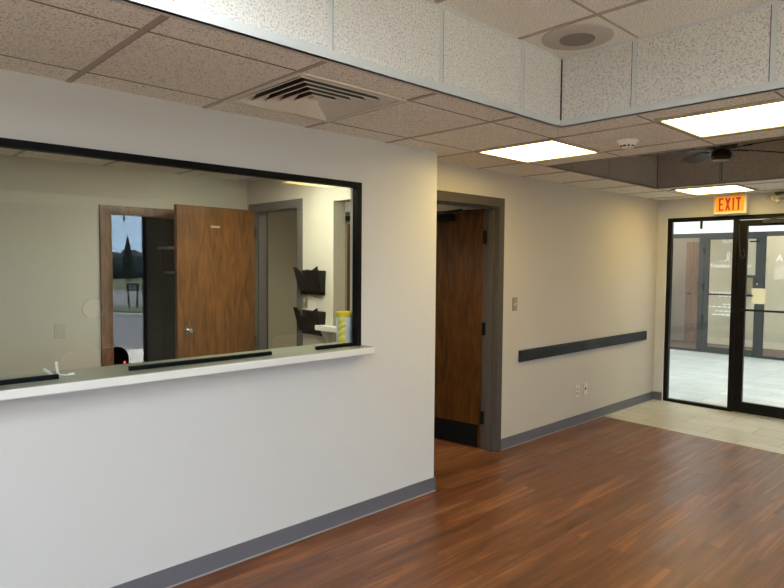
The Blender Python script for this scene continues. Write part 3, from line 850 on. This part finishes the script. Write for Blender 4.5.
# ------------------------------------------------------------------ ceiling lights
def troffer(label, loc, w, d, m, group=None, frame=GRID):
    t = thing('ceiling_light', label, 'ceiling light', loc, 0, group)
    bm = NB(); plate(bm, 'z', -0.014, 0.0, -w/2, w/2, -d/2, d/2, [(-w/2+0.024, w/2-0.024, -d/2+0.024, d/2-0.024)])
    obj('light_frame', bm, frame, t)
    bm = NB(); box(bm, -w/2+0.023, w/2-0.023, -d/2+0.023, d/2-0.023, -0.009, -0.002)
    obj('diffuser', bm, m, t)
    return t
troffer('lit square ceiling panel beside the oak door', (3.535, 2.335, ZC), 0.60, 0.60, DIFF_HALL)
troffer('lit square ceiling panel between the two raised ceilings, nearest the viewer', (3.483, 1.112, ZC), 0.60, 0.60, DIFF_HALL)
troffer('lit ceiling panel in front of the exit sign', (6.49, 2.26, ZC), 0.60, 0.60, DIFF_HALL)
for x, y, w in ((0.46, 1.12, 'right of the viewer, toward the reception window'), (-0.76, 1.12, 'left of the viewer, toward the reception window'),
                (0.46, -0.75, 'right of the viewer, toward the street'), (-0.76, -0.75, 'left of the viewer, toward the street')):
    troffer('lit cool white panel in the raised ceiling ' + w, (x, y, ZU), 0.60, 1.20, DIFF_TRAY, 'tray ceiling lights')
troffer('lit ceiling panel inside the reception room', (2.32, 3.75, ZC), 0.60, 0.60, DIFF_INNER)
troffer('dim ceiling panel in the corridor', (3.72, 4.7, ZC), 0.60, 0.60, DIFF_COR)
for x, y in ((8.6, 4.4), (10.4, 4.4), (8.6, 1.6), (10.4, 1.6)):
    troffer('added ceiling panel lighting the lobby', (x, y, 3.0), 1.2, 0.6, DIFF_LOBBY, 'added lobby lights')
troffer('lit ceiling panel inside the suite', (12.7, 3.2, 2.45), 0.60, 0.60, DIFF_SUITE)
troffer('lit ceiling panel behind the suite side pane', (12.5, 5.3, 2.45), 0.60, 0.60, DIFF_SUITE)

# ------------------------------------------------------------------ ceiling vent
vx, vy = (VENT[0]+VENT[1])/2, (VENT[2]+VENT[3])/2
H = (VENT[1]-VENT[0])/2
vt = thing('ceiling_vent', 'square louvred air vent in the ceiling above reception window', 'vent', (vx, vy, ZC))
VM = mat('beige vent metal', (0.74, 0.68, 0.58), 0.45)
def ring(bm, ro, zo, ri, zi, th=0.004):
    vo = [bm.verts.new((sx_*ro, sy_*ro, zo)) for sx_, sy_ in ((-1,-1),(1,-1),(1,1),(-1,1))]
    vi = [bm.verts.new((sx_*ri, sy_*ri, zi)) for sx_, sy_ in ((-1,-1),(1,-1),(1,1),(-1,1))]
    vo2 = [bm.verts.new((v.co.x, v.co.y, v.co.z+th)) for v in vo]; vi2 = [bm.verts.new((v.co.x, v.co.y, v.co.z+th)) for v in vi]
    for i in range(4):
        j = (i+1) % 4
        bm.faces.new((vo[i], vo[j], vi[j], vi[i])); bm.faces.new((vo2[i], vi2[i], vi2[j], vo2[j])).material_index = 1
        bm.faces.new((vo[i], vo2[i], vo2[j], vo[j])); bm.faces.new((vi[i], vi[j], vi2[j], vi2[i]))
bm = NB(); plate(bm, 'z', -0.006, 0.004, -H-0.004, H+0.004, -H-0.004, H+0.004, [(-H+0.022, H-0.022, -H+0.022, H-0.022)])
obj('vent_frame', bm, VM, vt)
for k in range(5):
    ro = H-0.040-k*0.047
    bm = NB(); ring(bm, ro, -0.005, ro-0.024, 0.030, 0.005); obj('louvre', bm, [VM, SHADOWLINE], vt)   # upper faces coloured dark for the shade in the gaps
bm = NB()
ro = H-0.040-5*0.047
c = [bm.verts.new((a*ro, b*ro, 0.004)) for a, b in ((-1,-1),(1,-1),(1,1),(-1,1))]; tp = bm.verts.new((0, 0, 0.045))
for i in range(4): bm.faces.new((c[i], c[(i+1) % 4], tp))
bm.faces.new(c[::-1])
obj('centre_cone', bm, VM, vt)
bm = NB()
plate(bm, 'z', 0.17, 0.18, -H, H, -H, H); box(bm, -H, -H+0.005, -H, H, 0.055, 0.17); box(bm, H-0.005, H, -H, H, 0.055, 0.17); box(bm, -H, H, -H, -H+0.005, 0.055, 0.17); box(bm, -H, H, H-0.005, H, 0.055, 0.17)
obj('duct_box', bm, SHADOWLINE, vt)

# smoke detector, speaker
sd = thing('smoke_detector', 'small white smoke detector on the ceiling between two lit panels', 'smoke detector', (3.625, 1.765, ZC))
bm = NB(); lathe(bm, [(0.062, 0.0), (0.062, -0.010), (0.058, -0.014)], (0, 0, 0), 'z', 32); obj('mounting_base', bm, WHITEP, sd, True)
bm = NB(); lathe(bm, [(0.052, -0.014), (0.050, -0.026), (0.040, -0.030), (0.038, -0.040), (0.030, -0.046), (0.010, -0.048)], (0, 0, 0), 'z', 32); obj('sensor_dome', bm, WHITEP, sd, True)
bm = NB()
for i in range(10):
    a = 2*math.pi*i/10
    m4 = Matrix.Rotation(a, 4, 'Z'); box(bm, 0.035, 0.0412, -0.007, 0.007, -0.039, -0.031, m4)
obj('vent_slots', bm, BLACK, sd)
sp = thing('ceiling_speaker', 'round speaker in the corner tile of the raised ceiling', 'speaker', (2.795, 1.635, ZU))
SPM = mat('beige speaker metal', (0.50, 0.46, 0.41), 0.5)
bm = NB(); lathe(bm, [(0.172, 0.0), (0.172, -0.004), (0.160, -0.009), (0.090, -0.011)], (0, 0, 0), 'z', 48); obj('rim_plate', bm, SPM, sp, True)
bm = NB(); lathe(bm, [(0.086, -0.010), (0.084, -0.014), (0.04, -0.016), (0.01, -0.016)], (0, 0, 0), 'z', 40)
obj('grille', bm, mat('speaker mesh', (0.22, 0.19, 0.17), 0.6, var=0.5, vscale=300), sp, True)

# ------------------------------------------------------------------ ceiling fan
fn = thing('ceiling_fan', 'dark ceiling fan hanging in the farther raised ceiling', 'ceiling fan', (5.2, 1.77, 0))
FD = mat('dark bronze fan metal', (0.030, 0.022, 0.016), 0.3, metal=0.6)
FB = wood('dark fan blade wood', (0.016, 0.012, 0.010), (0.05, 0.032, 0.02), 'X', 0.8, 0.35, 2.0)
bm = NB(); lathe(bm, [(0.02, ZU), (0.065, ZU-0.005), (0.060, ZU-0.04), (0.025, ZU-0.065)], (0, 0, 0), 'z', 32); obj('canopy', bm, FD, fn, True)
bm = NB(); lathe(bm, [(0.012, ZU-0.06), (0.012, ZU-0.13)], (0, 0, 0), 'z', 16); obj('downrod', bm, FD, fn, True)
bm = NB(); lathe(bm, [(0.03, 2.575), (0.085, 2.565), (0.115, 2.540), (0.115, 2.500), (0.09, 2.480), (0.06, 2.470)], (0, 0, 0), 'z', 40); obj('motor', bm, FD, fn, True)
bm = NB(); lathe(bm, [(0.058, 2.475), (0.075, 2.455), (0.078, 2.425), (0.062, 2.400), (0.02, 2.392)], (0, 0, 0), 'z', 40); obj('switch_housing', bm, mat('dull brass fan cup', (0.05, 0.035, 0.018), 0.3, metal=0.8), fn, True)
for k in range(5):
    a = math.radians(-29 + 72*k)
    mz = Matrix.Rotation(a, 4, 'Z') @ Matrix.Translation((0, 0, 2.487)) @ Matrix.Rotation(math.radians(11), 4, 'X')
    bm = NB()
    pts = [(0.19, -0.045), (0.26, -0.060), (0.58, -0.070), (0.64, -0.055), (0.66, 0.0), (0.64, 0.055), (0.58, 0.070), (0.26, 0.060), (0.19, 0.045)]
    FB.node_tree.nodes['Principled BSDF'].inputs['Specular IOR Level'].default_value = 0.1
    prism(bm, pts, 'z', 0, 0.006); bmesh.ops.transform(bm, matrix=mz, verts=bm.verts[:]); bl = obj('blade', bm, FB, fn)
    bm = NB(); prism(bm, [(0.085, -0.016), (0.17, -0.012), (0.22, -0.035), (0.24, 0.0), (0.22, 0.035), (0.17, 0.012), (0.085, 0.016)], 'z', -0.006, 0.0)
    bmesh.ops.transform(bm, matrix=mz, verts=bm.verts[:]); obj('blade_bracket', bm, FD, bl)
bm = NB(); tube(bm, [(0.03, 0, 2.40), (0.031, 0, 2.30), (0.03, 0, 2.245)], 0.0025, 6); obj('pull_chain', bm, FD, fn)

# ------------------------------------------------------------------ things on the walls
bm = NB(); rbox(bm, 4.455, 6.93, YB-0.024, YB-0.0005, 0.729, 0.829, 0.003)
tag(obj('bumper_rail', bm, SLATE), 'long black bumper rail on the cream wall', 'wall rail')
def plate_thing(name, label, cat, loc, mplate, kind, axis='y', group=None, w=0.070, h=0.115, inner=None):
    t = thing(name, label, cat, loc, {'y': 0.0, 'x': math.pi/2*0-math.pi/2}[axis], group)
    bm = NB(); rbox(bm, -w/2, w/2, -0.006, 0.0, -h/2, h/2, 0.002); obj('cover_plate', bm, mplate, t)
    if kind == 'switch':
        bm = NB(); box(bm, -0.006, 0.006, -0.008, -0.005, -0.013, 0.013); box(bm, -0.004, 0.004, -0.018, -0.006, -0.001, 0.010); obj('toggle', bm, inner or IVORY, t)
    elif kind == 'outlet':
        for z in (0.02, -0.02):
            bm = NB(); rbox(bm, -0.017, 0.017, -0.009, -0.004, z-0.014, z+0.014, 0.002); s_ = obj('socket', bm, inner or IVORY, t)
            bm = NB(); box(bm, -0.008, -0.005, -0.0098, -0.008, z-0.004, z+0.007); box(bm, 0.005, 0.008, -0.0098, -0.008, z-0.004, z+0.007); obj('slots', bm, BLACK, s_)
    elif kind == 'jack':
        bm = NB(); box(bm, -0.009, 0.009, -0.0085, -0.004, -0.012, 0.012); obj('jack', bm, inner or BLACK, t)
    elif kind == 'blank':
        bm = NB(); box(bm, -0.017, 0.017, -0.0085, -0.004, -0.033, 0.033); obj('rocker', bm, mplate, t)
    return t
plate_thing('light_switch', 'brass light switch plate on the wall beside the oak door frame', 'light switch', (4.387, YB, 1.236), BRASSP, 'switch')
plate_thing('wall_outlet', 'ivory power outlet below the bumper rail, left of the jack', 'outlet', (5.456, YB, 0.336), IVORY, 'outlet', inner=TAUPE)
plate_thing('wall_jack', 'cream plate with dark jack below the bumper rail', 'wall plate', (5.61, YB, 0.340), IVORY, 'jack')
plate_thing('light_switch', 'beige rocker switch on the back wall behind the glass', 'light switch', (1.381, YBK, 1.040), TAUPE, 'blank', w=0.080, h=0.118)
plate_thing('light_switch', 'brass switch plate between the two black file pockets', 'light switch', (XS, 4.213, 1.262), BRASSP, 'switch', axis='x')

# file pockets on the reception side wall
def pocket(label, z0, group):
    t = thing('file_pocket', label, 'file holder', (XS, 4.095, z0), 0, group)
    bm = NB()
    yb, yt = 0.150, 0.165
    box(bm, -0.006, 0.0, -0.155, 0.155, -0.03, 0.17)
    obj('back_plate', bm, BLACK, t)
    # front: leaning outwards with a wide finger notch
    pts = [(-0.150, 0.0), (0.150, 0.0), (0.168, 0.195), (0.105, 0.190), (0.088, 0.130), (0.005, 0.130), (-0.005, 0.178), (-0.085, 0.172), (-0.168, 0.205)]
    bm = NB()
    def P(y, z, off): return (-0.040-0.050*z/0.2+off, y, z)
    v0 = [bm.verts.new(P(y, z, 0)) for y, z in pts]; v1 = [bm.verts.new(P(y, z, 0.005)) for y, z in pts]
    bm.faces.new(v0); bm.faces.new(v1[::-1])
    for i in range(len(pts)):
        j = (i+1) % len(pts); bm.faces.new((v0[i], v1[i], v1[j], v0[j]))
    obj('front_plate', bm, BLACK, t)
    for sgn in (-1, 1):
        y = 0.150*sgn
        bm = NB()
        f = [(-0.040, 0.0), (0.0, 0.0), (0.0, 0.165), (-0.082, 0.165)]
        v0 = [bm.verts.new((x, y+(0.014*sgn if z > 0.1 else 0), z)) for x, z in f]; v1 = [bm.verts.new((x, y+(0.014*sgn if z > 0.1 else 0)-0.005*sgn, z)) for x, z in f]
        bm.faces.new(v0); bm.faces.new(v1[::-1])
        for i in range(4):
            j = (i+1) % 4; bm.faces.new((v0[i], v1[i], v1[j], v0[j]))
        obj('side_plate', bm, BLACK, t)
    bm = NB(); box(bm, -0.042, 0.0, -0.150, 0.150, -0.002, 0.003); obj('bottom_plate', bm, BLACK, t)
    return t
pocket('upper black wall file pocket in the reception room', 1.345, 'file pockets')
pocket('lower black wall file pocket beside the yellow canister', 1.015, 'file pockets')
bm = NB(); rbox(bm, 2.918, XS-0.001, 3.70, 3.975, 1.040, 1.080, 0.003)
t = thing('wall_shelf', 'small cream wall shelf behind the yellow canister', 'shelf')
obj('shelf_board', bm, LAMI_W, t)
bm = NB(); prism(bm, [(2.93, 1.040), (XS-0.001, 0.93), (XS-0.001, 1.040)], 'y', 3.90, 3.92); obj('bracket', bm, LAMI_W, t)

# canister of wipes
cn = thing('wipes_canister', 'yellow and white wipes canister at the right end of reception counter', 'canister', (2.392, 2.955, 1.072))
cn.location = (2.388, 2.953, 1.072)
cn.scale = (1.0, 1.0, 1.05)
def canister_mat():
    m, n, l, b = nodes_of('canister label print')
    t = n.new('ShaderNodeTexCoord'); s = n.new('ShaderNodeSeparateXYZ'); l.new(t.outputs['Object'], s.inputs[0])
    an = n.new('ShaderNodeMath'); an.operation = 'ARCTAN2'; l.new(s.outputs['Y'], an.inputs[0]); l.new(s.outputs['X'], an.inputs[1])
    # yellow sector with slanted pale leaf pattern, pale grey elsewhere
    g1 = n.new('ShaderNodeMath'); g1.operation = 'COMPARE'; g1.inputs[1].default_value = -2.52; g1.inputs[2].default_value = 0.52; l.new(an.outputs[0], g1.inputs[0])
    wv = n.new('ShaderNodeTexWave'); wv.inputs['Scale'].default_value = 14; wv.inputs['Distortion'].default_value = 6; wv.inputs['Detail'].default_value = 1
    wv.bands_direction = 'DIAGONAL'; l.new(t.outputs['Object'], wv.inputs['Vector'])
    y = n.new('ShaderNodeMix'); y.data_type = 'RGBA'; y.inputs['A'].default_value = (0.80, 0.60, 0.03, 1); y.inputs['B'].default_value = (0.90, 0.82, 0.30, 1)
    l.new(wv.outputs['Fac'], y.inputs['Factor'])
    nz = n.new('ShaderNodeTexNoise'); nz.inputs['Scale'].default_value = 60; l.new(t.outputs['Object'], nz.inputs['Vector'])
    w = n.new('ShaderNodeMix'); w.data_type = 'RGBA'; w.inputs['A'].default_value = (0.50, 0.53, 0.55, 1); w.inputs['B'].default_value = (0.85, 0.87, 0.86, 1)
    l.new(nz.outputs['Fac'], w.inputs['Factor'])
    mx = n.new('ShaderNodeMix'); mx.data_type = 'RGBA'; l.new(g1.outputs[0], mx.inputs['Factor'])
    l.new(w.outputs['Result'], mx.inputs['A']); l.new(y.outputs['Result'], mx.inputs['B'])
    l.new(mx.outputs['Result'], b.inputs['Base Color']); b.inputs['Roughness'].default_value = 0.4
    return m
bm = NB(); lathe(bm, [(0.045, 0.0), (0.047, 0.003), (0.047, 0.165), (0.044, 0.170)], (0, 0, 0), 'z', 40); obj('canister_body', bm, canister_mat(), cn, True)
bm = NB(); lathe(bm, [(0.046, 0.168), (0.049, 0.172), (0.049, 0.190), (0.045, 0.196), (0.02, 0.198)], (0, 0, 0), 'z', 40); obj('lid', bm, YELLOW, cn, True)

# white cord ends lying on the counter
wc = thing('white_cord', 'white plastic cord with clips on counter at the left cutout', 'cord', (0.76, 2.93, 1.072))
bm = NB(); tube(bm, [(-0.030, 0.02, 0.012), (0.0, 0.0, 0.006), (0.03, 0.01, 0.010), (0.055, 0.0, 0.006), (0.085, -0.012, 0.006)], 0.003, 8); obj('cord', bm, WHITEP, wc)
wc.scale = (0.78, 0.78, 0.78)
for a, b in (((-0.005, 0.0, 0.012), (-0.050, 0.01, 0.052)), ((0.022, 0.005, 0.010), (0.012, 0.0, 0.085)), ((0.070, -0.008, 0.008), (0.100, -0.015, 0.010))):
    bm = NB(); tube(bm, [a, [(p+q)/2 for p, q in zip(a, b)], b], [0.006, 0.008, 0.008], 8); obj('clip', bm, WHITEP, wc)

# store room: two shelf edges and a device with a red light
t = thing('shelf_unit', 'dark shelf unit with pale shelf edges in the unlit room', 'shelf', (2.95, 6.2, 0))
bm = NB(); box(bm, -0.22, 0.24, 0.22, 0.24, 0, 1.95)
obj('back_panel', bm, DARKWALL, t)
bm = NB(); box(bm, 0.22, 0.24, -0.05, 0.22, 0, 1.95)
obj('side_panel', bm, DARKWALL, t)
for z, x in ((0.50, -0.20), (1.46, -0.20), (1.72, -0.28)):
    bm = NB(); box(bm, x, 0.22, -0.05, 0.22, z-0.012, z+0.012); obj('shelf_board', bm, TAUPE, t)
dv = thing('red_light_device', 'black device with glowing red light in the dark doorway', 'device', (1.98, 5.55, 0))
bm = NB(); rbox(bm, -0.12, 0.12, -0.10, 0.10, 0, 0.66, 0.006); obj('housing', bm, BLACK, dv)
bm = NB(); lathe(bm, [(0.009, -0.104), (0.007, -0.110), (0.002, -0.111)], (-0.011, 0, 0.700), 'y', 12); obj('indicator', bm, glow('red indicator', (1.0, 0.05, 0.03), 3.0), dv)

# ------------------------------------------------------------------ street side
def street_window(name, label, x0, x1, z0, z1):
    w = sroot(name, label, 'window')
    bm = NB(); e = 0.05
    box(bm, x0, x0+e, YF-0.09, YF-0.03, z0, z1); box(bm, x1-e, x1, YF-0.09, YF-0.03, z0, z1)
    box(bm, x0+e, x1-e, YF-0.09, YF-0.03, z1-e, z1); box(bm, x0+e, x1-e, YF-0.09, YF-0.03, z0, z0+e)
    obj('window_frame', bm, BRONZE, w)
    bm = NB(); box(bm, x0+e-0.004, x1-e+0.004, YF-0.063, YF-0.057, z0+e-0.004, z1-e+0.004); obj('glass_pane', bm, GLASS, w)
    return w
street_window('window_4', 'street window at the left end of the entrance wall', *FW[0])
street_window('window_5', 'street window nearest the middle of the entrance wall', *FW[1])
w6 = street_window('window_6', 'tall glass street panel reflected in the reception window', FW[2][0], FW[2][1], 0.0, FW[2][3])
bm = NB(); box(bm, 3.37, 3.392, YF-0.057, YF-0.045, 2.16, 2.25); obj('glass_clip', bm, BLACK, w6)
ASPH = mat('asphalt', (0.16, 0.17, 0.19), 0.9, var=0.15, vscale=3)
CONC = mat('pale concrete', (0.68, 0.67, 0.63), 0.8, var=0.06, vscale=6)
GRASS = mat('short grass', (0.055, 0.085, 0.03), 0.9, var=0.4, vscale=4)
bm = NB(); box(bm, -12, 16, -6.1, YF-0.12, -0.2, -0.1); box(bm, -12, XL-0.12, YF-0.12, 6, -0.2, -0.1)
struct('floor', bm, CONC, 'pale concrete walk outside the street windows', 'pavement')
bm = NB(); box(bm, -40, 70, -31, -6.1, -0.22, -0.104); box(bm, -40, -12, -6.1, 40, -0.22, -0.104)
struct('floor', bm, ASPH, 'asphalt car park and road outside', 'road')
bm = NB(); box(bm, -40, 90, -90, -31, -0.22, -0.09)
struct('floor', bm, GRASS, 'grass verge across the road', 'grass')
isl = thing('kerb_island', 'grass island with pale kerb in the car park', 'traffic island', (7.6, -14.6, -0.104))
def oval(rx, ry): return [(rx*math.cos(t), ry*math.sin(t)) for t in [2*math.pi*i/40 for i in range(40)]]
bm = NB(); prism(bm, oval(0.95, 1.8), 'z', 0, 0.10); obj('kerb', bm, CONC, isl)
bm = NB(); prism(bm, oval(0.80, 1.6), 'z', 0.10, 0.14); obj('turf', bm, GRASS, isl)
ss = thing('yard_sign', 'small dark sign on two leaning posts on the grass island', 'sign', (7.83, -15.1, 0.037))
bm = NB(); box(bm, -0.20, 0.20, -0.015, 0.015, 0.56, 0.80); obj('sign_panel', bm, BLACK, ss)
bm = NB(); box(bm, -0.15, 0.15, 0.015, 0.018, 0.60, 0.66); box(bm, -0.13, 0.10, 0.015, 0.018, 0.70, 0.75); obj('sign_print', bm, mat('grey print', (0.35, 0.36, 0.38), 0.6), ss)
for x in (-0.16, 0.17):
    bm = NB(); tube(bm, [(x*0.8+0.0, 0, 0.0), (x, 0, 0.80)], 0.026, 6); obj('post', bm, BLACK, ss)
LEAF = mat('conifer needles', (0.010, 0.020, 0.012), 0.9, var=0.4, vscale=6)
HEDGE = mat('hedge leaves with haze tint', (0.065, 0.080, 0.090), 0.9, var=0.4, vscale=2)  # distance haze put into the leaf colour
def conifer(x, y, h, r, label):
    t = thing('conifer', label, 'tree', (x, y, -0.09))
    bm = NB(); lathe(bm, [(0.12, 0), (0.08, 0.6)], (0, 0, 0), 'z', 10); obj('trunk', bm, BROWNTRIM, t)
    bm = NB()
    prof = []
    for i in range(15):
        u = i/14
        prof.append((max(0.02, r*(1-u)**0.75*(1.0 if i % 2 else 0.82)*(0.75+0.5*u if u < 0.3 else 1)), 0.25+u*(h-0.25)))
    lathe(bm, prof, (0, 0, 0), 'z', 18)
    for v in bm.verts:
        k = random.uniform(0.85, 1.15); v.co.x *= k; v.co.y *= k
    obj('foliage', bm, LEAF, t)
conifer(19.6, -47.4, 3.8, 0.62, 'tall dark conifer across the road')
hb = thing('hedge_row', 'dark row of hedges along the far side of the road', 'hedge', (19, -55, -0.09))
bm = NB()
for i in range(60):
    x = -24+0.8*i; h = 2.75+0.2*math.sin(i*1.7)+random.uniform(-0.15, 0.15)
    b2 = NB(); bmesh.ops.create_icosphere(b2, subdivisions=2, radius=1.0)
    for v in b2.verts: v.co *= random.uniform(0.88, 1.12)
    merge(bm, b2, Matrix.Translation((x, random.uniform(-0.5, 0.5), h*0.5)) @ Matrix.Diagonal((0.9, 0.9, h*0.52, 1)))
obj('foliage', bm, HEDGE, hb)
